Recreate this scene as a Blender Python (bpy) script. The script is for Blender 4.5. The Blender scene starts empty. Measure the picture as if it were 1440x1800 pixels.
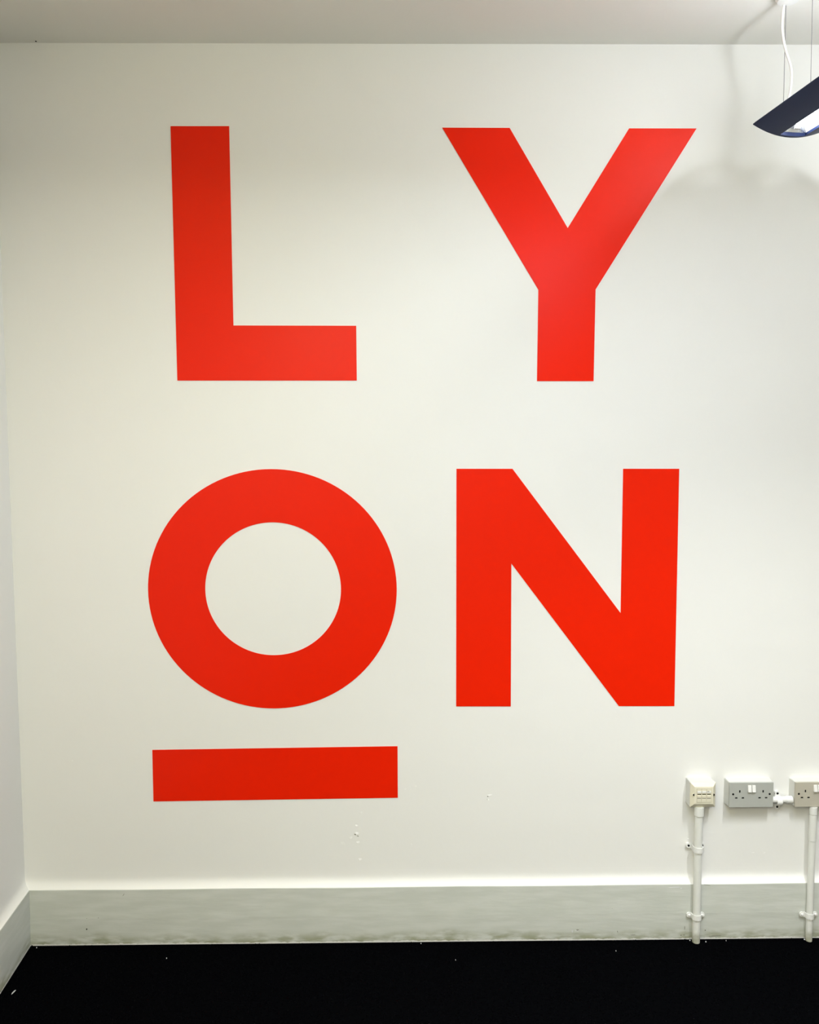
import bpy, bmesh, math, random
from mathutils import Vector, Matrix

random.seed(7)
S = bpy.context.scene
COL = S.collection

# ------------------------------------------------------------------ camera
CAM_H, CAM_D = 1.7204, 2.78
PITCH, YAW, ROLL = 0.074495, 0.013145, -0.0022784
cp, sp, cy_, sy_ = math.cos(PITCH), math.sin(PITCH), math.cos(YAW), math.sin(YAW)
fwd = Vector((sy_ * cp, cy_ * cp, -sp))
rt0 = Vector((cy_, -sy_, 0))
up0 = rt0.cross(fwd)
rt = math.cos(ROLL) * rt0 + math.sin(ROLL) * up0
up = -math.sin(ROLL) * rt0 + math.cos(ROLL) * up0
cd = bpy.data.cameras.new('camera')
cd.sensor_fit = 'HORIZONTAL'
cd.sensor_width = 36.0
cd.lens = 36.0 * 1443.0 / 1440.0
cd.clip_start = 0.05
cam = bpy.data.objects.new('camera', cd)
m = Matrix((rt, up, -fwd)).transposed().to_4x4()
m.translation = Vector((0, -CAM_D, CAM_H))
cam.matrix_world = m
COL.objects.link(cam)
S.camera = cam

# ------------------------------------------------------------------ view, world, lamps
S.view_settings.view_transform = 'Standard'
S.view_settings.look = 'None'
S.view_settings.gamma = 1.0
S.view_settings.use_curve_mapping = False
S.view_settings.exposure = -0.04

w = bpy.data.worlds.new('world')
S.world = w
w.use_nodes = True
w.node_tree.nodes['Background'].inputs[0].default_value = (0.8, 0.85, 0.9, 1)
w.node_tree.nodes['Background'].inputs[1].default_value = 0.0

TUBE_POWER = 26.0          # emission strength of the visible luminaire's tube
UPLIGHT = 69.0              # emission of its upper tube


def area_lamp(name, loc, size, power, color, rot=(0, 0, 0)):
    l = bpy.data.lights.new(name, 'AREA')
    l.shape = 'RECTANGLE'
    l.size, l.size_y = size
    l.energy = power
    l.color = color
    o = bpy.data.objects.new(name, l)
    o.location = loc
    o.rotation_euler = rot
    COL.objects.link(o)
    return o


# unseen fill lamps, added above and behind the view to brighten the wall
# (stand-ins for the room's other luminaires; light down and up)
def louvred(spread, *args, turn=0.0):
    o = area_lamp(*args)
    o.data.spread = math.radians(spread)
    o.rotation_euler.z = turn
    return o


area_lamp('fill_light', (0.75, -1.75, 2.66), (0.12, 1.4), 16, (0.76, 0.81, 1.0))
area_lamp('fill_light', (0.25, -1.80, 2.66), (0.12, 1.4), 25, (0.66, 0.80, 1.0))
area_lamp('fill_light', (-0.45, -1.75, 2.66), (0.12, 1.4), 5, (1.0, 0.85, 0.50))
area_lamp('fill_light', (-0.50, -3.80, 2.66), (0.12, 1.4), 86, (1.0, 0.95, 0.72))
area_lamp('fill_uplight', (-0.70, -2.10, 2.72), (0.12, 1.4), 13, (1.0, 0.89, 0.28), (math.pi, 0, 0))
# louvred half of the visible lamp's own light, thrown down from its opening
louvred(104, 'lamp_light', (1.318, -1.40, 2.655), (0.07, 0.65), 23, (0.98, 1.0, 1.0), turn=0.12)

# ------------------------------------------------------------------ materials


def mat(name, color, rough=0.6, noise=None, bump=None, metallic=0.0, spec=0.5, emit=None):
    """noise=(scale, amount) varies the colour, bump=(scale, strength, distance)."""
    mt = bpy.data.materials.new(name)
    mt.use_nodes = True
    nt = mt.node_tree
    b = nt.nodes['Principled BSDF']
    b.inputs['Base Color'].default_value = (*color, 1)
    b.inputs['Roughness'].default_value = rough
    b.inputs['Metallic'].default_value = metallic
    b.inputs['Specular IOR Level'].default_value = spec
    tc = nt.nodes.new('ShaderNodeTexCoord')
    if noise:
        n = nt.nodes.new('ShaderNodeTexNoise')
        n.inputs['Scale'].default_value = noise[0]
        n.inputs['Detail'].default_value = 5
        nt.links.new(tc.outputs['Object'], n.inputs['Vector'])
        mx = nt.nodes.new('ShaderNodeMix')
        mx.data_type = 'RGBA'
        a = noise[1]
        mx.inputs[6].default_value = (*[c * (1 - a) for c in color], 1)
        mx.inputs[7].default_value = (*[min(1, c * (1 + a)) for c in color], 1)
        nt.links.new(n.outputs['Fac'], mx.inputs[0])
        nt.links.new(mx.outputs[2], b.inputs['Base Color'])
    if bump:
        n = nt.nodes.new('ShaderNodeTexNoise')
        n.inputs['Scale'].default_value = bump[0]
        n.inputs['Detail'].default_value = 6
        nt.links.new(tc.outputs['Object'], n.inputs['Vector'])
        bp = nt.nodes.new('ShaderNodeBump')
        bp.inputs['Strength'].default_value = bump[1]
        bp.inputs['Distance'].default_value = bump[2]
        nt.links.new(n.outputs['Fac'], bp.inputs['Height'])
        nt.links.new(bp.outputs['Normal'], b.inputs['Normal'])
    if emit:
        b.inputs['Emission Color'].default_value = (*emit[0], 1)
        b.inputs['Emission Strength'].default_value = emit[1]
    return mt


def conduit_material():
    """white conduit plastic, dirty where it goes into the carpet."""
    mt = mat('conduit_plastic', (0.74, 0.745, 0.70), 0.4, (25, 0.06))
    nt = mt.node_tree
    b = nt.nodes['Principled BSDF']
    old = b.inputs['Base Color'].links[0].from_socket
    tc = nt.nodes.new('ShaderNodeTexCoord')
    sep = nt.nodes.new('ShaderNodeSeparateXYZ')
    nt.links.new(tc.outputs['Object'], sep.inputs[0])
    nz = nt.nodes.new('ShaderNodeTexNoise')
    nz.inputs['Scale'].default_value = 45
    nt.links.new(tc.outputs['Object'], nz.inputs['Vector'])
    ma = nt.nodes.new('ShaderNodeMath')
    ma.operation = 'MULTIPLY_ADD'
    ma.inputs[1].default_value = 0.07
    nt.links.new(nz.outputs['Fac'], ma.inputs[0])
    nt.links.new(sep.outputs['Z'], ma.inputs[2])
    mr = nt.nodes.new('ShaderNodeMapRange')
    mr.inputs[1].default_value = 0.085
    mr.inputs[2].default_value = 0.030
    nt.links.new(ma.outputs[0], mr.inputs[0])
    mx = nt.nodes.new('ShaderNodeMix')
    mx.data_type = 'RGBA'
    nt.links.new(mr.outputs[0], mx.inputs[0])
    nt.links.new(old, mx.inputs[6])
    mx.inputs[7].default_value = (0.30, 0.30, 0.20, 1)
    nt.links.new(mx.outputs[2], b.inputs['Base Color'])
    return mt


WALLC = (0.82, 0.814, 0.782)
M_wall = mat('wall_paint', WALLC, 0.55, (1.3, 0.012), (9, 0.25, 0.006), spec=0.3)
M_ceil = mat('ceiling_paint', (0.80, 0.79, 0.73), 0.8, (2.0, 0.02), (60, 0.15, 0.002), spec=0.2)
M_red = mat('red_letter_paint', (0.79, 0.015, 0.001), 0.33, (2.2, 0.04), (14, 0.12, 0.004), spec=0.13)
M_carpet = mat('black_carpet', (0.0015, 0.0016, 0.002), 1.0, (90, 0.3), spec=0.0)
M_white = mat('white_plastic', (0.80, 0.80, 0.77), 0.35)
M_tube = conduit_material()
M_boxw = mat('white_box_plastic', (0.64, 0.645, 0.61), 0.4)
M_cream = mat('cream_plastic', (0.74, 0.70, 0.55), 0.4)
M_plate = mat('grey_face_plate', (0.43, 0.44, 0.405), 0.35, (30, 0.03))
M_dark = mat('dark_recess', (0.006, 0.006, 0.006), 0.6, spec=0.2)
M_slot = mat('olive_slot', (0.06, 0.06, 0.02), 0.6)
M_screw = mat('screw_metal', (0.10, 0.10, 0.10), 0.4, metallic=0.7)
M_navy = mat('navy_metal', (0.011, 0.022, 0.078), 0.45, (12, 0.05), spec=0.15)
M_refl = mat('silver_reflector', (0.80, 0.82, 0.84), 0.25, metallic=0.9)
M_trough = mat('white_trough', (0.88, 0.89, 0.90), 0.5)
M_wire = mat('steel_wire', (0.18, 0.17, 0.18), 0.4, metallic=0.6)
M_cable = mat('white_cable', (0.86, 0.85, 0.82), 0.45)
M_glow = mat('fluorescent_tube', (0.9, 0.9, 0.9), 0.3, emit=((0.93, 0.96, 1.0), TUBE_POWER))
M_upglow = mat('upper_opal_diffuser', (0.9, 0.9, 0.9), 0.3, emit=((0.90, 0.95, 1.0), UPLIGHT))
M_flake = mat('flaked_wall_paint', WALLC, 0.6)
M_plaster = mat('bare_plaster', (0.22, 0.22, 0.18), 0.9)
M_debris = mat('white_crumb', (0.62, 0.62, 0.62), 0.8)


def skirting_material():
    """Greyish gloss paint; grime and a ragged bare edge along the floor line."""
    mt = bpy.data.materials.new('skirting_paint')
    mt.use_nodes = True
    nt = mt.node_tree
    L = nt.links.new
    b = nt.nodes['Principled BSDF']
    b.inputs['Roughness'].default_value = 0.45
    b.inputs['Specular IOR Level'].default_value = 0.3
    tc = nt.nodes.new('ShaderNodeTexCoord')
    sep = nt.nodes.new('ShaderNodeSeparateXYZ')
    L(tc.outputs['Object'], sep.inputs[0])

    def noise(scale, sx=1.0, sz=1.0):
        mp = nt.nodes.new('ShaderNodeMapping')
        mp.inputs['Scale'].default_value = (sx, sx, sz)
        L(tc.outputs['Object'], mp.inputs[0])
        n = nt.nodes.new('ShaderNodeTexNoise')
        n.inputs['Scale'].default_value = scale
        n.inputs['Detail'].default_value = 6
        L(mp.outputs[0], n.inputs['Vector'])
        return n.outputs['Fac']

    def math_(op, a, c):
        n = nt.nodes.new('ShaderNodeMath')
        n.operation = op
        for i, v in ((0, a), (1, c)):
            if isinstance(v, (int, float)):
                n.inputs[i].default_value = v
            else:
                L(v, n.inputs[i])
        n.use_clamp = False
        return n.outputs[0]

    def mix(fac, a, c):
        n = nt.nodes.new('ShaderNodeMix')
        n.data_type = 'RGBA'
        L(fac, n.inputs[0])
        for i, v in ((6, a), (7, c)):
            if isinstance(v, tuple):
                n.inputs[i].default_value = (*v, 1)
            else:
                L(v, n.inputs[i])
        return n.outputs[2]

    def rng(v, a, c):
        n = nt.nodes.new('ShaderNodeMapRange')
        L(v, n.inputs[0])
        n.inputs[1].default_value = a
        n.inputs[2].default_value = c
        n.interpolation_type = 'SMOOTHSTEP'
        return n.outputs[0]
    base = mix(rng(noise(14, 0.5, 3), 0.35, 0.7), (0.575, 0.595, 0.54), (0.635, 0.65, 0.60))
    # brushed-on grime rising unevenly from the floor
    zz = math_('ADD', sep.outputs['Z'], math_('MULTIPLY', noise(9, 1, 0.3), -0.055))
    g = math_('MULTIPLY', rng(math_('MULTIPLY', zz, -1.0), -0.022, 0.022), rng(noise(30, 0.6, 2), 0.3, 0.65))
    c1 = mix(g, base, (0.33, 0.34, 0.235))
    # bare pale edge just above the carpet
    z2 = math_('ADD', sep.outputs['Z'], math_('MULTIPLY', noise(55), -0.014))
    e = rng(math_('MULTIPLY', z2, -1.0), 0.0008, 0.0026)
    c2 = mix(e, c1, (0.74, 0.74, 0.70))
    L(c2, b.inputs['Base Color'])
    bp = nt.nodes.new('ShaderNodeBump')
    bp.inputs['Strength'].default_value = 0.15
    bp.inputs['Distance'].default_value = 0.003
    L(noise(40, 0.4, 2.5), bp.inputs['Height'])
    L(bp.outputs['Normal'], b.inputs['Normal'])
    return mt


M_skirt = skirting_material()

# ------------------------------------------------------------------ mesh helpers


def obj(name, bm, material, parent=None, smooth=False, loc=None):
    me = bpy.data.meshes.new(name)
    bmesh.ops.recalc_face_normals(bm, faces=bm.faces)
    if smooth:
        for f in bm.faces:
            f.smooth = True
    bm.to_mesh(me)
    bm.free()
    mats = material if isinstance(material, (list, tuple)) else [material]
    for mm in mats:
        me.materials.append(mm)
    o = bpy.data.objects.new(name, me)
    COL.objects.link(o)
    if parent:
        o.parent = parent
    if loc:
        o.location = loc
    return o


def struct(o):
    o['kind'] = 'structure'
    return o


def tag(o, label, cat, group=None):
    o['label'] = label
    o['category'] = cat
    if group:
        o['group'] = group
    return o


def empty(name, loc, label, cat, group=None, rz=0.0):
    o = bpy.data.objects.new(name, None)
    o.empty_display_size = 0.05
    o.location = loc
    o.rotation_euler = (0, 0, rz)
    COL.objects.link(o)
    return tag(o, label, cat, group)


def box(bm, x0, x1, y0, y1, z0, z1, bevel=0.0):
    r = bmesh.ops.create_cube(bm, size=1.0)
    for v in r['verts']:
        v.co = Vector((x0 + (v.co.x + .5) * (x1 - x0), y0 + (v.co.y + .5) * (y1 - y0), z0 + (v.co.z + .5) * (z1 - z0)))
    if bevel:
        es = list({e for v in r['verts'] for e in v.link_edges})
        bmesh.ops.bevel(bm, geom=es, offset=bevel, segments=2, affect='EDGES', profile=0.5)
    return bm


def loft(bm, rings, caps=True):
    """rings: lists of points with equal count, closed loops."""
    vs = [[bm.verts.new(p) for p in r] for r in rings]
    n = len(vs[0])
    for a, b in zip(vs, vs[1:]):
        for i in range(n):
            bm.faces.new((a[i], a[(i + 1) % n], b[(i + 1) % n], b[i]))
    if caps:
        bm.faces.new(vs[0])
        bm.faces.new(vs[-1])
    return bm


def tube(bm, pts, r, seg=20, caps=True):
    rings = []
    pts = [Vector(p) for p in pts]
    ref = None
    for i, p in enumerate(pts):
        t = (pts[min(i + 1, len(pts) - 1)] - pts[max(i - 1, 0)]).normalized()
        if ref is None:
            ref = Vector((0, 1, 0)) if abs(t.y) < 0.9 else Vector((1, 0, 0))
        u = (ref - t * ref.dot(t)).normalized()
        ref = u
        v = t.cross(u)
        rr = r[i] if isinstance(r, (list, tuple)) else r
        rings.append([p + rr * (math.cos(2 * math.pi * k / seg) * u + math.sin(2 * math.pi * k / seg) * v) for k in range(seg)])
    return loft(bm, rings, caps)


def extrude_poly(bm, pts2, fa, fb):
    """pts2 outline; fa / fb map (a, b) to the two end positions."""
    A = [bm.verts.new(fa(*p)) for p in pts2]
    B = [bm.verts.new(fb(*p)) for p in pts2]
    n = len(pts2)
    for i in range(n):
        bm.faces.new((A[i], A[(i + 1) % n], B[(i + 1) % n], B[i]))
    bm.faces.new(A)
    bm.faces.new(list(reversed(B)))
    return bm


def disc(bm, c, r, y0, y1, seg=18):
    """round boss with its axis along y."""
    return tube(bm, [(c[0], y0, c[1]), (c[0], y1, c[1])], r, seg)


# ------------------------------------------------------------------ room shell
CEIL = 3.0423
X_R, Y_B = 3.3, -6.2
LW_X, LW_S = -1.309, 0.065          # left wall runs slightly inwards towards the camera


def ceil_z(x):
    return CEIL + 0.0019 * x


def frange(a, b, n):
    return [a + (b - a) * i / n for i in range(n + 1)]


bm = bmesh.new()
box(bm, -1.45, X_R + .1, 0.0, 0.12, -0.05, 3.12)
wall_front = struct(obj('wall_front', bm, M_wall))

# left wall
bm = bmesh.new()
x1 = LW_X - LW_S * Y_B
q = lambda y, off=0: (LW_X - LW_S * y - off)
extrude_poly(bm, [(q(0.06), 0.06), (q(Y_B - .1), Y_B - .1), (q(Y_B - .1) - .12, Y_B - .1), (q(0.06) - .12, 0.06)],
             lambda a, b: (a, b, -0.05), lambda a, b: (a, b, 3.12))
wall_left = struct(obj('wall_left', bm, M_wall))

bm = bmesh.new()
box(bm, X_R, X_R + .12, Y_B - .1, 0.06, -0.05, 3.12)
struct(obj('wall_right', bm, M_wall))
bm = bmesh.new()
box(bm, -1.45, X_R + .1, Y_B - .12, Y_B, -0.05, 3.12)
struct(obj('wall_back', bm, M_wall))

bm = bmesh.new()
xa, xb = -1.45, X_R + .1
extrude_poly(bm, [(xa, ceil_z(xa)), (xb, ceil_z(xb)), (xb, 3.2), (xa, 3.2)], lambda a, b: (a, .06, b), lambda a, b: (a, Y_B - .1, b))
ceiling = struct(obj('ceiling', bm, M_ceil))

bm = bmesh.new()
box(bm, -1.45, X_R + .1, Y_B - .1, 0.06, -0.08, 0.0)
floor = struct(obj('floor', bm, M_carpet))

# carpet pile: short tufts, denser and taller where the carpet meets the skirting
verts, faces = [], []


def tuft(x, y, h, w_):
    a = random.uniform(0, 6.28)
    k = len(verts)
    for j in range(3):
        verts.append((x + w_ * math.cos(a + j * 2.094), y + w_ * math.sin(a + j * 2.094), -0.001))
    verts.append((x + random.uniform(-.4, .4) * h, y + random.uniform(-.4, .4) * h, h))
    faces.extend([(k, k + 1, k + 3), (k + 1, k + 2, k + 3), (k + 2, k, k + 3)])


xx = -1.28
while xx < 1.75:
    hgt = 0.0012 + 0.0022 * (0.5 + 0.5 * math.sin(xx * 61) * math.sin(xx * 23 + 1)) + random.random() ** 4 * 0.0028
    tuft(xx, -0.024 - random.uniform(0, .003), hgt, 0.0052)
    tuft(xx, -0.030 - random.uniform(0, .006), random.uniform(.002, .004), 0.0035)
    xx += 0.0024
yy = -0.02
while yy > -0.6:
    tuft(LW_X - LW_S * yy + .024 + random.uniform(0, .003), yy, 0.002 + random.random() ** 3 * 0.004, 0.0035)
    yy -= 0.0024
for _ in range(24000):
    y = random.uniform(-0.75, -0.035)
    tuft(random.uniform(LW_X - LW_S * y + .025, 1.8), y, random.uniform(.0015, .0035), 0.004)
me = bpy.data.meshes.new('carpet_pile')
me.from_pydata(verts, [], faces)
me.materials.append(M_carpet)
pile = bpy.data.objects.new('carpet_pile', me)
COL.objects.link(pile)
pile.parent = floor
pile['kind'] = 'stuff'


# ------------------------------------------------------------------ skirting with its concave fillet to the wall
def skirt_profile():
    d, h = 0.022, 0.2032
    # lower half leans back a little towards the floor, upper half is upright
    p = [(0.004, -0.02), (-d + .0045, -0.02), (-d, .0985), (-d, h - .0015), (-d + .0015, h)]
    hc = 0.048                                     # fillet between ledge and wall, shaped to catch light as a bright band
    n = 16
    for i in range(n + 1):
        t = i / n
        p.append(((-d + .004) * (1 - t) ** 4 - .0001, h + .0008 + hc * t))
    p.append((-.00002, h + hc + .003))
    p.append((.0001, h + hc + .008))
    p.append((.0003, h + hc + .020))
    p.append((0.004, h + hc + .020))
    return p                                        # (offset from the wall, height)


bm = bmesh.new()
pr = skirt_profile()
xa, xb = -1.32, X_R
rings = []
for x in frange(xa, xb, 24):
    wv = 0.0006 * math.sin(x * 9) + 0.0004 * math.sin(x * 23 + 2)
    rings.append([(x, o + (0.0004 * math.sin(x * 5) if o < -.01 else 0), z + (wv + 0.0005 * x if z > .1 else 0)) for o, z in pr])
loft(bm, rings, caps=False)
base_f = struct(obj('baseboard_front', bm, M_skirt))
bm = bmesh.new()
rings = []
for y in (0.01, -0.5, -1.5, Y_B):
    rings.append([(LW_X - LW_S * y - o, y, z) for o, z in pr])
loft(bm, rings, caps=False)
base_l = struct(obj('baseboard_left', bm, M_skirt))
# the ledge and cove of both boards carry the wall's white paint
NP = len(pr)
for bo in (base_f, base_l):
    bo.data.materials.append(M_wall)
    for p in bo.data.polygons:
        if len(p.vertices) == 4:
            k = p.index % NP
            if 4 <= k < NP - 1:
                p.material_index = 1
            if 5 <= k < NP - 3:                  # cove only
                p.use_smooth = True


# chips and lifted flakes of paint, nail holes
def flake(parent, x, z, y, wd, ht, ang, lift, material, name):
    bm = bmesh.new()
    n = 7
    ca, sa = math.cos(ang), math.sin(ang)
    front, back = [], []
    for k in range(n):
        t = 2 * math.pi * k / n + random.uniform(-.25, .25)
        a_, b_ = wd * .5 * math.cos(t) * random.uniform(.75, 1.1), ht * .5 * math.sin(t) * random.uniform(.75, 1.1)
        px, pz = a_ * ca - b_ * sa, a_ * sa + b_ * ca
        lf = lift * (0.15 + 0.85 * max(0, -b_ / (ht * .5)) ** 1.5)
        front.append((x + px, y - lf, z + pz))
        back.append((x + px * .92, y + .001, z + pz * .92))
    loft(bm, [back, front])
    return obj(name, bm, material, parent)


for x, z, wd, ht, ang, lift in ((-.1492, .3875, .016, .011, -.5, .003), (-.1508, .4156, .014, .005, -.3, .002),
                                (-.1460, .3560, .014, .009, -.2, .0018), (-.1397, .2941, .014, .010, -.1, .0022),
                                (.0399, .3461, .006, .013, 0., .0018), (.314, .5215, .022, .006, .15, .0022),
                                (.3095, .505, .010, .007, -.6, .0022), (-.172, .372, .014, .010, .4, .0015),
                                (-.20, .352, .020, .012, -.4, .001), (-.135, .462, .012, .010, .3, .001),
                                (.02, .545, .012, .006, .4, .0008), (.055, .555, .010, .006, .4, .0008),
                                (1.073, .317, .005, .004, .1, .0015), (1.014, .358, .007, .002, 0, .0015),
                                (-1.13, .655, .008, .004, -.3, .0015), (1.245, .305, .012, .004, .1, .001),
                                (1.285, .304, .012, .004, .2, .001)):
    flake(wall_front, x, z, 0.0, wd, ht, ang, lift, M_flake, 'paint_flake')
for x, z, wd, ht, ang in ((-.1560, .3835, .0085, .0045, -.6), (-.1465, .3775, .007, .0035, -.6), (.3075, .5165, .004, .0045, 0),
                          (.3070, .5055, .003, .007, .5)):
    flake(wall_front, x, z, -0.0002, wd, ht, ang, .0006, M_plaster, 'bare_chip')
for x, z, wd, ht, ang, mt_, nm in ((.624, .0395, .011, .004, .1, M_plaster, 'bare_chip'), (.6225, .037, .014, .005, .1, M_debris, 'paint_flake'),
                                   (.605, .034, .005, .008, 0, M_debris, 'paint_flake'), (.765, .032, .003, .009, .3, M_plaster, 'bare_chip'),
                                   (1.002, .044, .0025, .014, 0, M_plaster, 'bare_chip'), (.99, .0155, .006, .004, 0, M_plaster, 'bare_chip'),
                                   (1.000, .017, .006, .004, .3, M_plaster, 'bare_chip'), (1.075, .034, .005, .005, .6, M_plaster, 'bare_chip'),
                                   (-.96, .185, .002, .012, -.6, M_plaster, 'bare_chip'), (-1.092, .0605, .0055, .0055, 0, M_dark, 'nail_hole'),
                                   (-1.05, .102, .003, .002, 0, M_plaster, 'bare_chip'), (-1.09, .100, .003, .002, 0, M_plaster, 'bare_chip'),
                                   (.96, .193, .05, .0025, .04, M_debris, 'paint_flake'), (.985, .1895, .006, .003, .1, M_debris, 'paint_flake'),
                                   (1.075, .2005, .03, .002, -.12, M_plaster, 'bare_chip'), (.745, .118, .003, .002, 0, M_plaster, 'bare_chip'),
                                   (.82, .0195, .02, .002, .1, M_plaster, 'bare_chip'), (1.11, .013, .05, .003, .05, M_plaster, 'bare_chip')):
    flake(base_f, x, z, -0.0222 + max(0.0, .0985 - z) * .033, wd, ht, ang, .0011, mt_, nm)
bm = bmesh.new()
tube(bm, [(-1.165, -.012, ceil_z(-1.165) + .002), (-1.165, -.012, ceil_z(-1.165) - .0015)], .0025, 10)
obj('nail_hole', bm, M_dark, ceiling)

# ------------------------------------------------------------------ the red letters on the wall
YF, YK = -0.0016, -0.0002


def flat_letter(outline, label, name='letter', cat='letter'):
    cx = sum(p[0] for p in outline) / len(outline)
    cz = sum(p[1] for p in outline) / len(outline)
    bm = bmesh.new()
    extrude_poly(bm, [(a - cx, b - cz) for a, b in outline], lambda a, b: (a, YK, b), lambda a, b: (a, YF, b))
    return tag(obj(name, bm, M_red, loc=(cx, 0, cz)), label, cat)


flat_letter([(-.7417, 2.7798), (-.5507, 2.7803), (-.5484, 2.1375), (-.1399, 2.1365), (-.1393, 1.9553), (-.7386, 1.956)],
            'large red capital letter L on the white wall, upper left of the four letters')
flat_letter([(.1468, 2.7775), (.3685, 2.7774), (.5637, 2.456), (.7626, 2.777), (.9857, 2.7773), (.6594, 2.2555),
             (.6571, 1.9525), (.4662, 1.9527), (.4681, 2.2545)],
            'large red capital letter Y on the white wall, upper right beside the lamp')
flat_letter([(.1958, 1.6591), (.3858, 1.6586), (.7618, 1.1622), (.7621, 1.6577), (.9532, 1.6572), (.9546, .8344), (.7614, .8356),
             (.3842, 1.3353), (.3857, .8371), (.1964, .8383)],
            'large red capital letter N on the white wall, above the sockets')
flat_letter([(-.8542, .6915), (-.0068, .6986), (-.0064, .5147), (-.8549, .5083)],
            'red horizontal bar painted on the white wall underneath the letter O', 'underline_bar', 'bar')
bm = bmesh.new()
n = 128
rings = []
for (rx, rz, ox, oz, y) in ((.4233, .4122, 0, 0, YK), (.4233, .4122, 0, 0, YF), (.2312, .2289, .0018, .003, YF), (.2312, .2289, .0018, .003, YK),
                            (.4233, .4122, 0, 0, YK)):
    rings.append([(ox + rx * math.cos(2 * math.pi * k / n), y, oz + rz * math.sin(2 * math.pi * k / n)) for k in range(n)])
loft(bm, rings, caps=False)
bmesh.ops.remove_doubles(bm, verts=bm.verts, dist=1e-6)
tag(obj('letter', bm, M_red, loc=(-.4310, 0, 1.2476)), 'large red round letter O on the white wall, above the red bar', 'letter')


# ------------------------------------------------------------------ double sockets
def plate_with_holes(bm, x0, x1, z0, z1, yf, yb, holes, hd):
    """front plate at yf (towards -y) with real rectangular holes hd deep."""
    X = sorted({x0, x1} | {h[0] for h in holes} | {h[1] for h in holes})
    Z = sorted({z0, z1} | {h[2] for h in holes} | {h[3] for h in holes})
    V = {}

    def v(x, y, z):
        k = (round(x, 6), round(y, 6), round(z, 6))
        if k not in V:
            V[k] = bm.verts.new((x, y, z))
        return V[k]
    for i in range(len(X) - 1):
        for j in range(len(Z) - 1):
            cx, cz = (X[i] + X[i + 1]) / 2, (Z[j] + Z[j + 1]) / 2
            inh = any(h[0] < cx < h[1] and h[2] < cz < h[3] for h in holes)
            if not inh:
                bm.faces.new((v(X[i], yf, Z[j]), v(X[i + 1], yf, Z[j]), v(X[i + 1], yf, Z[j + 1]), v(X[i], yf, Z[j + 1])))
    for h in holes:
        xs_ = [x for x in X if h[0] <= x <= h[1]]
        zs_ = [z for z in Z if h[2] <= z <= h[3]]
        for a, b in zip(xs_, xs_[1:]):
            for z in (h[2], h[3]):
                bm.faces.new((v(a, yf, z), v(b, yf, z), v(b, yf + hd, z), v(a, yf + hd, z)))
        for a, b in zip(zs_, zs_[1:]):
            for x in (h[0], h[1]):
                bm.faces.new((v(x, yf, a), v(x, yf, b), v(x, yf + hd, b), v(x, yf + hd, a)))
    for (a, b) in zip(X, X[1:]):
        for z in (z0, z1):
            bm.faces.new((v(a, yf, z), v(b, yf, z), v(b, yb, z), v(a, yb, z)))
    for (a, b) in zip(Z, Z[1:]):
        for x in (x0, x1):
            bm.faces.new((v(x, yf, a), v(x, yf, b), v(x, yb, b), v(x, yb, a)))
    return bm


def rect_ring(x0, x1, z0, z1, y):
    return [(x0, y, z0), (x1, y, z0), (x1, y, z1), (x0, y, z1)]


def make_socket(loc, label, group, box_mat, plate_mat):
    """origin: back centre on the wall."""
    t = empty('double_socket', loc, label, 'socket', group)
    bm = bmesh.new()
    loft(bm, [rect_ring(-.0795, .0795, -.0455, .0455, 0), rect_ring(-.0785, .0785, -.0448, .0448, -.006),
              rect_ring(-.0765, .0765, -.0435, .0435, -.0325)])
    bmesh.ops.bevel(bm, geom=[e for e in bm.edges if abs(e.verts[0].co.y - e.verts[1].co.y) > .004], offset=.0015, segments=2, affect='EDGES')
    obj('back_box', bm, box_mat, t)
    bm = bmesh.new()
    holes, pins = [], []
    for s in (-1, 1):
        c = s * .0405
        for (hx, hz, hw, hh) in ((0, .0125, .0050, .0092), (-.0115, -.0105, .0088, .0052), (.0115, -.0105, .0088, .0052)):
            holes.append((c + hx - hw / 2, c + hx + hw / 2, hz - hh / 2, hz + hh / 2))
    plate_with_holes(bm, -.0760, .0760, -.0432, .0432, -.0400, -.0325, holes, .0065)
    obj('face_plate', bm, plate_mat, t)
    for h in holes:
        bm = bmesh.new()
        box(bm, h[0] - .0004, h[1] + .0004, -.0385, -.0335, h[2] - .0004, h[3] + .0004)
        obj('pin_hole', bm, M_dark, t)
    for s in (-1, 1):
        bm = bmesh.new()
        disc(bm, (s * .0635, .0030), .0036, -.0405, -.0385, 14)
        sc = obj('screw', bm, M_dark, t)
    # two rockers, rising towards the bottom edge
    for s in (-1, 1):
        bm = bmesh.new()
        c = s * .0072
        out = [(-.0385, .0345), (-.0420, .0345), (-.0470, .0115), (-.0385, .0115)]
        extrude_poly(bm, out, lambda a, b: (c - .0058, a, b), lambda a, b: (c + .0058, a, b))
        bmesh.ops.bevel(bm, geom=list(bm.edges), offset=.0006, segments=1, affect='EDGES')
        obj('switch_rocker', bm, M_white, t)
    return t


M_plate2 = mat('warm_grey_face_plate', (0.48, 0.45, 0.37), 0.35, (30, 0.03))
make_socket((1.2155, 0, .5315), 'white double power socket with grey face, between the data outlet and the other socket', None, M_boxw, M_plate)
make_socket((1.4440, 0, .5312), 'white double power socket with warm grey face, cut off by right photo edge', None, M_boxw, M_plate2)

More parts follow.
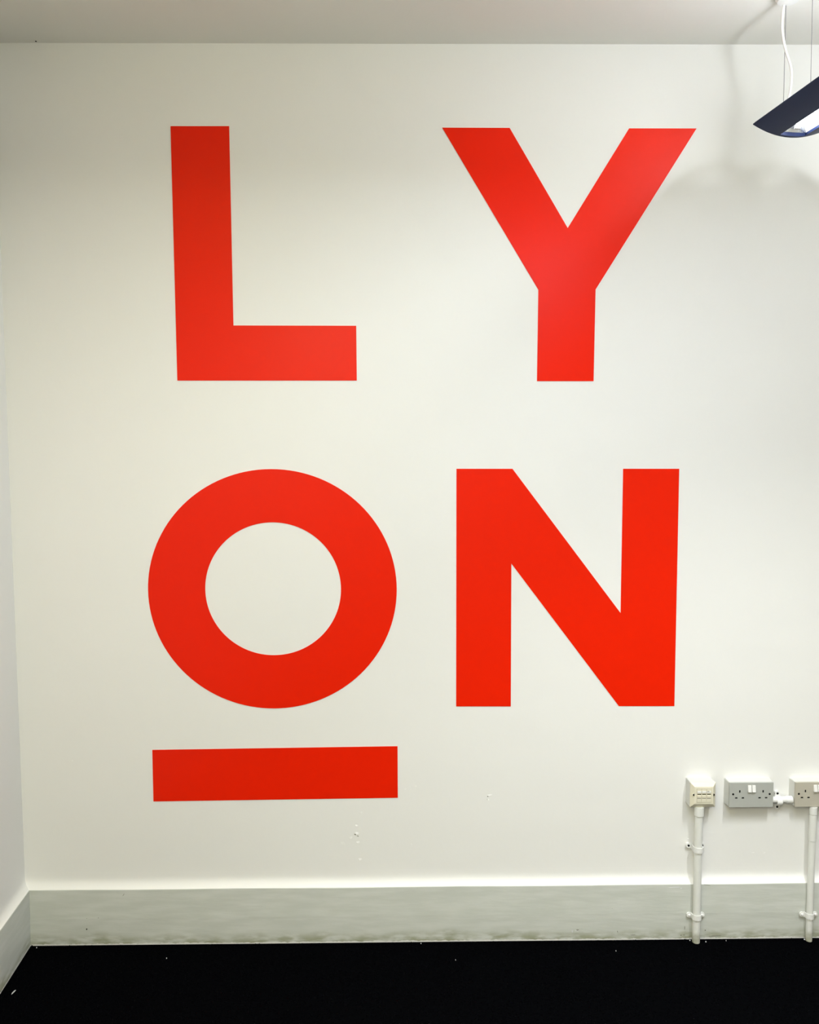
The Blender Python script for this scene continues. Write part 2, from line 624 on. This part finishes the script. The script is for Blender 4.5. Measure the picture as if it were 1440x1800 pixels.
# ------------------------------------------------------------------ cream data outlet
t = empty('data_outlet', (1.0455, 0, .5350), 'small square cream data outlet box with dark slots, left of the two sockets', 'outlet')
bm = bmesh.new()
loft(bm, [rect_ring(-.0440, .0440, -.0440, .0440, 0), rect_ring(-.0435, .0435, -.0435, .0435, -.0400)])
bmesh.ops.bevel(bm, geom=[e for e in bm.edges if abs(e.verts[0].co.y - e.verts[1].co.y) > .004], offset=.0012, segments=2, affect='EDGES')
obj('back_box', bm, M_boxw, t)
bm = bmesh.new()
loft(bm, [rect_ring(-.0437, .0437, -.0437, .0437, -.0400), rect_ring(-.0437, .0437, -.0437, .0437, -.0425),
          rect_ring(-.0330, .0320, -.0285, .0325, -.0540), rect_ring(-.0250, .0250, -.0215, .0265, -.0548),
          rect_ring(-.0250, .0250, -.0215, .0265, -.0530)])
obj('cover', bm, M_cream, t)
for k in (-1, 0, 1):
    c = k * .0165
    sh = empty_sh = None
    bm = bmesh.new()
    # shutter module: frame with a real slot, and a ledge below it
    plate_with_holes(bm, c - .0078, c + .0078, -.0205, .0255, -.0556, -.0530, [(c - .0068, c + .0068, .0045, .0085), (c - .0070, c + .0070, -.0085, -.0068)], .002)
    mod = obj('outlet_module', bm, M_cream, t)
    bm = bmesh.new()
    box(bm, c - .0069, c + .0069, -.0546, -.0536, .0044, .0086)
    obj('slot', bm, M_slot, mod)
    bm = bmesh.new()
    box(bm, c - .0071, c + .0071, -.0548, -.0536, -.0086, -.0067)
    obj('slot', bm, M_dark, mod)
    bm = bmesh.new()
    box(bm, c - .0070, c + .0070, -.0566, -.0554, .0120, .0180, .0004)
    obj('shutter', bm, M_white, mod)
    bm = bmesh.new()
    box(bm, c - .0070, c + .0070, -.0566, -.0554, -.0040, .0030, .0004)
    obj('shutter', bm, M_cream, mod)
bm = bmesh.new()
box(bm, .0110, .0170, -.0572, -.0562, .0165, .0182)
obj('slot', bm, M_plaster, t)
for s in (-1, 1):
    bm = bmesh.new()
    disc(bm, (s * .0335, .0040), .0042, -.0540, -.0515, 14)
    obj('screw', bm, M_dark, t)
    bm = bmesh.new()
    disc(bm, (s * .0335, .0036), .0056, -.0530, -.0505, 14)
    obj('screw_collar', bm, M_cream, t)

# ------------------------------------------------------------------ conduits
CX1, CY1, R1 = 1.0365, -.0365, .0133
t = empty('conduit', (CX1, CY1, 0), 'thick white vertical conduit running from the data outlet down to the carpet', 'conduit')
bm = bmesh.new()
tube(bm, [(0, 0, .002), (0, 0, .485)], R1, 28)
obj('pipe', bm, M_tube, t, smooth=False)
bm = bmesh.new()
tube(bm, [(0, 0, .458), (0, 0, .4595), (0, 0, .491)], [.0150, .0160, .0160], 28)
obj('coupler', bm, M_tube, t)

CX2, CY2, R2 = 1.4355, -.0345, .0112
t = empty('conduit', (CX2, CY2, 0), 'thin white vertical conduit dropping from the right-hand socket to the carpet', 'conduit')
bm = bmesh.new()
tube(bm, [(0, 0, .002), (0, 0, .485)], R2, 28)
obj('pipe', bm, M_tube, t)
bm = bmesh.new()
tube(bm, [(0, 0, .4595), (0, 0, .4605), (0, 0, .486)], [.0124, .0130, .0130], 28)
obj('coupler', bm, M_tube, t)
bm = bmesh.new()
tube(bm, [(0, 0, .3640), (0, 0, .3655), (0, 0, .4585)], [.0118, .0124, .0124], 28)
obj('sleeve', bm, M_tube, t)

CZ3, CY3, R3 = .5065, -.0215, .0108
t = empty('conduit', (1.295, CY3, CZ3), 'short white horizontal conduit joining the two double sockets', 'conduit')
bm = bmesh.new()
tube(bm, [(0.0, 0, 0), (.0705, 0, 0)], R3, 24)
obj('pipe', bm, M_white, t)
bm = bmesh.new()
tube(bm, [(.0500, 0, 0), (.0515, 0, 0), (.0705, 0, 0)], [.0115, .0126, .0126], 24)
obj('coupler', bm, M_white, t)


def make_saddle(loc, cy, r, ye, span, wall_y, screw_kind, label, group, vertical=False):
    """origin on the axis of the pipe; x across, strap width along z."""
    t = empty('conduit_saddle', loc, label, 'pipe clip', group)
    if vertical:
        t.rotation_euler = (0, math.radians(90), 0)
    hw, th = .0092, .0024
    ro = r + .0012
    ye_ = ye - cy
    # inner path then outer path of the omega strap
    path = [(-span + .004, ye_), (-ro - .003, ye_), (-ro, ye_ - .003), (-ro, 0)]
    for k in range(1, 12):
        a = math.pi - math.pi * k / 12
        path.append((ro * math.cos(a), -ro * math.sin(a)))
    path += [(ro, 0), (ro, ye_ - .003), (ro + .003, ye_), (span - .004, ye_)]
    inner = path
    outer = []
    for i, p in enumerate(path):
        a, b = path[max(i - 1, 0)], path[min(i + 1, len(path) - 1)]
        tx, ty = b[0] - a[0], b[1] - a[1]
        l = math.hypot(tx, ty)
        outer.append((p[0] + ty / l * th, p[1] - tx / l * th))
    bm = bmesh.new()
    ri = []
    for (a, b) in zip(inner, outer):
        ri.append([(a[0], a[1], -hw), (b[0], b[1], -hw), (b[0], b[1], hw), (a[0], a[1], hw)])
    loft(bm, ri)
    obj('strap', bm, M_white, t)
    for s in (-1, 1):
        bm = bmesh.new()
        disc(bm, (s * span, 0), .0088, ye_, ye_ - th - .0004, 22)
        ear = obj('ear', bm, M_white, t)
        bm = bmesh.new()
        disc(bm, (s * span, 0), .0074, wall_y - cy, ye_, 22)
        obj('spacer', bm, M_white, t)
        bm = bmesh.new()
        if screw_kind == 'dark':
            disc(bm, (s * span, 0), .0040, ye_ - th - .0009, ye_ - th, 16)
            obj('screw', bm, M_dark, ear)
        else:
            tube(bm, [(s * span, ye_ - th, 0), (s * span, ye_ - th - .002, 0), (s * span, ye_ - th - .0042, 0), (s * span, ye_ - th - .005, 0)],
                 [.0044, .0044, .0030, .0008], 16)
            obj('screw', bm, M_white, ear)
    return t


make_saddle((CX1, CY1, .3380), CY1, R1, -.0080, .0240, -.0005, 'dark',
            'white saddle clip with dark screws holding the thick conduit to the wall', None)
make_saddle((CX1, CY1, .0955), CY1, R1, -.0270, .0232, -.0226, 'dome',
            'white saddle clip with domed screws holding the thick conduit to the skirting', None)
make_saddle((CX2, CY2, .0935), CY2, R2, -.0262, .0232, -.0226, 'dome',
            'white saddle clip holding the thin right-hand conduit to the skirting', None)
make_saddle((1.3190, CY3, .5010), CY3, R3, -.0110, .0240, -.0005, 'dark',
            'white saddle clip on the short horizontal conduit between the two sockets', None, vertical=True)

# ------------------------------------------------------------------ suspended luminaire
AXS = 0.122
ang = math.atan(AXS)
LAMP = empty('suspended_lamp', (1.18, -.254, 2.655),
             'dark navy wing-shaped suspended strip light with glowing white opening, upper right corner', 'lamp')
LAMP.rotation_euler = (0, 0, ang)
LEN = 1.52
# local frame: x across, -y along the lamp towards the room, z up from the lowest line of the bowl
HW, SAG = 0.1221, 0.0325


def arc_z(u):
    return SAG * (u / HW) ** 2


def wing(s, name):
    us_ = frange(HW, .0400, 14)
    lo = [(s * u, arc_z(u)) for u in us_]
    lo.append((s * .0400, .0115))
    up_ = [(s * .0418, .0117)] + [(s * u, arc_z(u) + .0022) for u in reversed(us_) if u > .0418]
    out = lo + up_
    bm = bmesh.new()
    extrude_poly(bm, out, lambda a, b: (a, -.010, b), lambda a, b: (a, -LEN + .010, b))
    obj(name, bm, M_navy, LAMP)


wing(-1, 'wing')
wing(1, 'wing')
for y0, y1 in ((0.0, -.012), (-LEN + .012, -LEN)):
    us_ = frange(-HW, HW, 36)
    out = [(u, arc_z(u)) for u in us_] + [(HW - .001, SAG + .0025), (.075, .020), (-.075, .020), (-HW + .001, SAG + .0025)]
    bm = bmesh.new()
    extrude_poly(bm, out, lambda a, b: (a, y0, b), lambda a, b: (a, y1, b))
    obj('end_cap', bm, M_navy, LAMP)
# silver trough reflector with sloping end panels
TOPZ, TW = 0.046, 0.020


def thin(bm, quad, nrm, th=.0012):
    a = [bm.verts.new(p) for p in quad]
    b = [bm.verts.new(Vector(p) + Vector(nrm) * th) for p in quad]
    for i in range(4):
        bm.faces.new((a[i], a[(i + 1) % 4], b[(i + 1) % 4], b[i]))
    bm.faces.new(a)
    bm.faces.new(list(reversed(b)))


for s in (-1, 1):
    bm = bmesh.new()
    thin(bm, [(s * .0398, -.014, .0112), (s * .0398, -LEN + .014, .0112), (s * TW, -LEN + .029, TOPZ), (s * TW, -.029, TOPZ)], (s * .85, 0, .5))
    obj('reflector_side', bm, M_trough, LAMP)
bm = bmesh.new()
thin(bm, [(-TW, -.028, TOPZ), (TW, -.028, TOPZ), (TW, -LEN + .028, TOPZ), (-TW, -LEN + .028, TOPZ)], (0, 0, 1))
obj('reflector_top', bm, M_trough, LAMP)
for y0, d in ((-.0125, -1), (-LEN + .0125, 1)):
    bm = bmesh.new()
    thin(bm, [(-.0398, y0, .0112), (.0398, y0, .0112), (TW, y0 + d * .016, TOPZ), (-TW, y0 + d * .016, TOPZ)], (0, -d * .7, .7))
    obj('end_reflector', bm, M_refl, LAMP)
bm = bmesh.new()
tube(bm, [(0, -.036, .0215), (0, -LEN + .036, .0215)], .0080, 14)
obj('fluorescent_tube', bm, M_glow, LAMP)
for y in (-.0335, -LEN + .0335):
    bm = bmesh.new()
    box(bm, -.008, .008, y - .005, y + .005, .013, TOPZ, .001)
    obj('tube_holder', bm, M_white, LAMP)
# housing on top, hidden behind the wing from below, with an upward tube
bm = bmesh.new()
box(bm, -.050, .050, -LEN + .02, -.240, TOPZ + .0015, TOPZ + .026, .003)
obj('housing', bm, M_navy, LAMP)
bm = bmesh.new()
box(bm, -.056, .056, -.034, -.014, .0465, .0505, .001)
obj('wire_bracket', bm, M_navy, LAMP)
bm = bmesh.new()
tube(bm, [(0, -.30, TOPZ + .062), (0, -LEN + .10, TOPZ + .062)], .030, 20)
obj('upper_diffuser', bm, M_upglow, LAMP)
# suspension wires, cable and ceiling rose
inv = LAMP.matrix_basis.inverted()


def loc_pts(pts):
    return [inv @ Vector(p) for p in pts]


ROT = Matrix.Rotation(ang, 4, 'Z')
Lm = Matrix.Translation(Vector((1.18, -.254, 2.655))) @ ROT
inv = Lm.inverted()
for x0, x1, r_ in ((1.1433, 1.1455, .0009), (1.2214, 1.2257, .0008)):
    bm = bmesh.new()
    tube(bm, loc_pts([(x0, -.277, ceil_z(x0) + .001), (x1, -.277, 2.7025)]), r_, 8)
    obj('suspension_wire', bm, M_wire, LAMP)
cab = [(1.1425, 3.050), (1.1385, 3.0389), (1.1345, 2.9988), (1.1332, 2.9666), (1.1368, 2.9344), (1.1462, 2.8941), (1.1585, 2.8618), (1.1648, 2.8375),
       (1.1658, 2.8131), (1.1633, 2.7838), (1.1598, 2.761), (1.157, 2.729), (1.156, 2.7035)]
pts = []
for i in range(len(cab) - 1):           # Catmull-Rom through the measured points
    p0, p1, p2, p3 = (Vector(cab[max(0, min(len(cab) - 1, i + k))]) for k in (-1, 0, 1, 2))
    for k in range(4):
        tt = k / 4
        v = .5 * ((2 * p1) + (-p0 + p2) * tt + (2 * p0 - 5 * p1 + 4 * p2 - p3) * tt ** 2 + (-p0 + 3 * p1 - 3 * p2 + p3) * tt ** 3)
        pts.append((v.x, -.279, v.y))
pts.append((cab[-1][0], -.279, cab[-1][1]))
bm = bmesh.new()
tube(bm, loc_pts(pts), .0036, 12)
obj('power_cable', bm, M_cable, LAMP, smooth=True)
bm = bmesh.new()
c = Vector((1.1400, -.300, ceil_z(1.14)))
tube(bm, loc_pts([c + Vector((0, 0, .001)), c + Vector((0, 0, -.012)), c + Vector((0, 0, -.020)), c + Vector((0, 0, -.023))]), [.036, .036, .030, .010], 28)
obj('ceiling_rose', bm, M_white, LAMP)

# ------------------------------------------------------------------ crumbs on the carpet
def crumb(x, y, ln, wd, a, label, group=None):
    bm = bmesh.new()
    n = 6
    r1, r2 = [], []
    for k in range(n):
        t_ = 2 * math.pi * k / n
        px, py = ln * .5 * math.cos(t_) * random.uniform(.8, 1.1), wd * .5 * math.sin(t_) * random.uniform(.8, 1.1)
        q_ = (px * math.cos(a) - py * math.sin(a), px * math.sin(a) + py * math.cos(a))
        r1.append((q_[0], q_[1], 0))
        r2.append((q_[0] * .7, q_[1] * .7, min(wd, .003)))
    loft(bm, [r1, r2])
    return tag(obj('crumb', bm, M_debris, loc=(x, y, .0022)), label, 'debris', group)


crumb(-1.2325, -.270, .026, .0030, 1.35, 'thin white splinter lying on the black carpet near the left wall')
for x, y, s, where in ((-.7935, -.1015, .0032, 'below the left end of the red bar'), (.1872, -.1273, .0026, 'in mid carpet below the letter N'),
                       (.7424, -.0861, .0026, 'between the letter N and the thick conduit'),
                       (1.0707, -.0393, .0038, 'just right of the foot of the thick conduit'),
                       (1.0177, -.031, .0036, 'just left of the foot of the thick conduit'),
                       (1.1443, -.034, .0026, 'against the skirting below the left double socket'),
                       (1.4223, -.031, .0040, 'beside the foot of the thin conduit'),
                       (.0729, -.032, .0028, 'against the skirting near the middle of the wall'),
                       (-1.262, -.034, .0036, 'in the left corner of the skirting')):
    crumb(x, y, s * 1.4, s, random.uniform(0, 3), 'tiny white crumb on the black carpet ' + where, 'tiny white crumbs on the carpet')
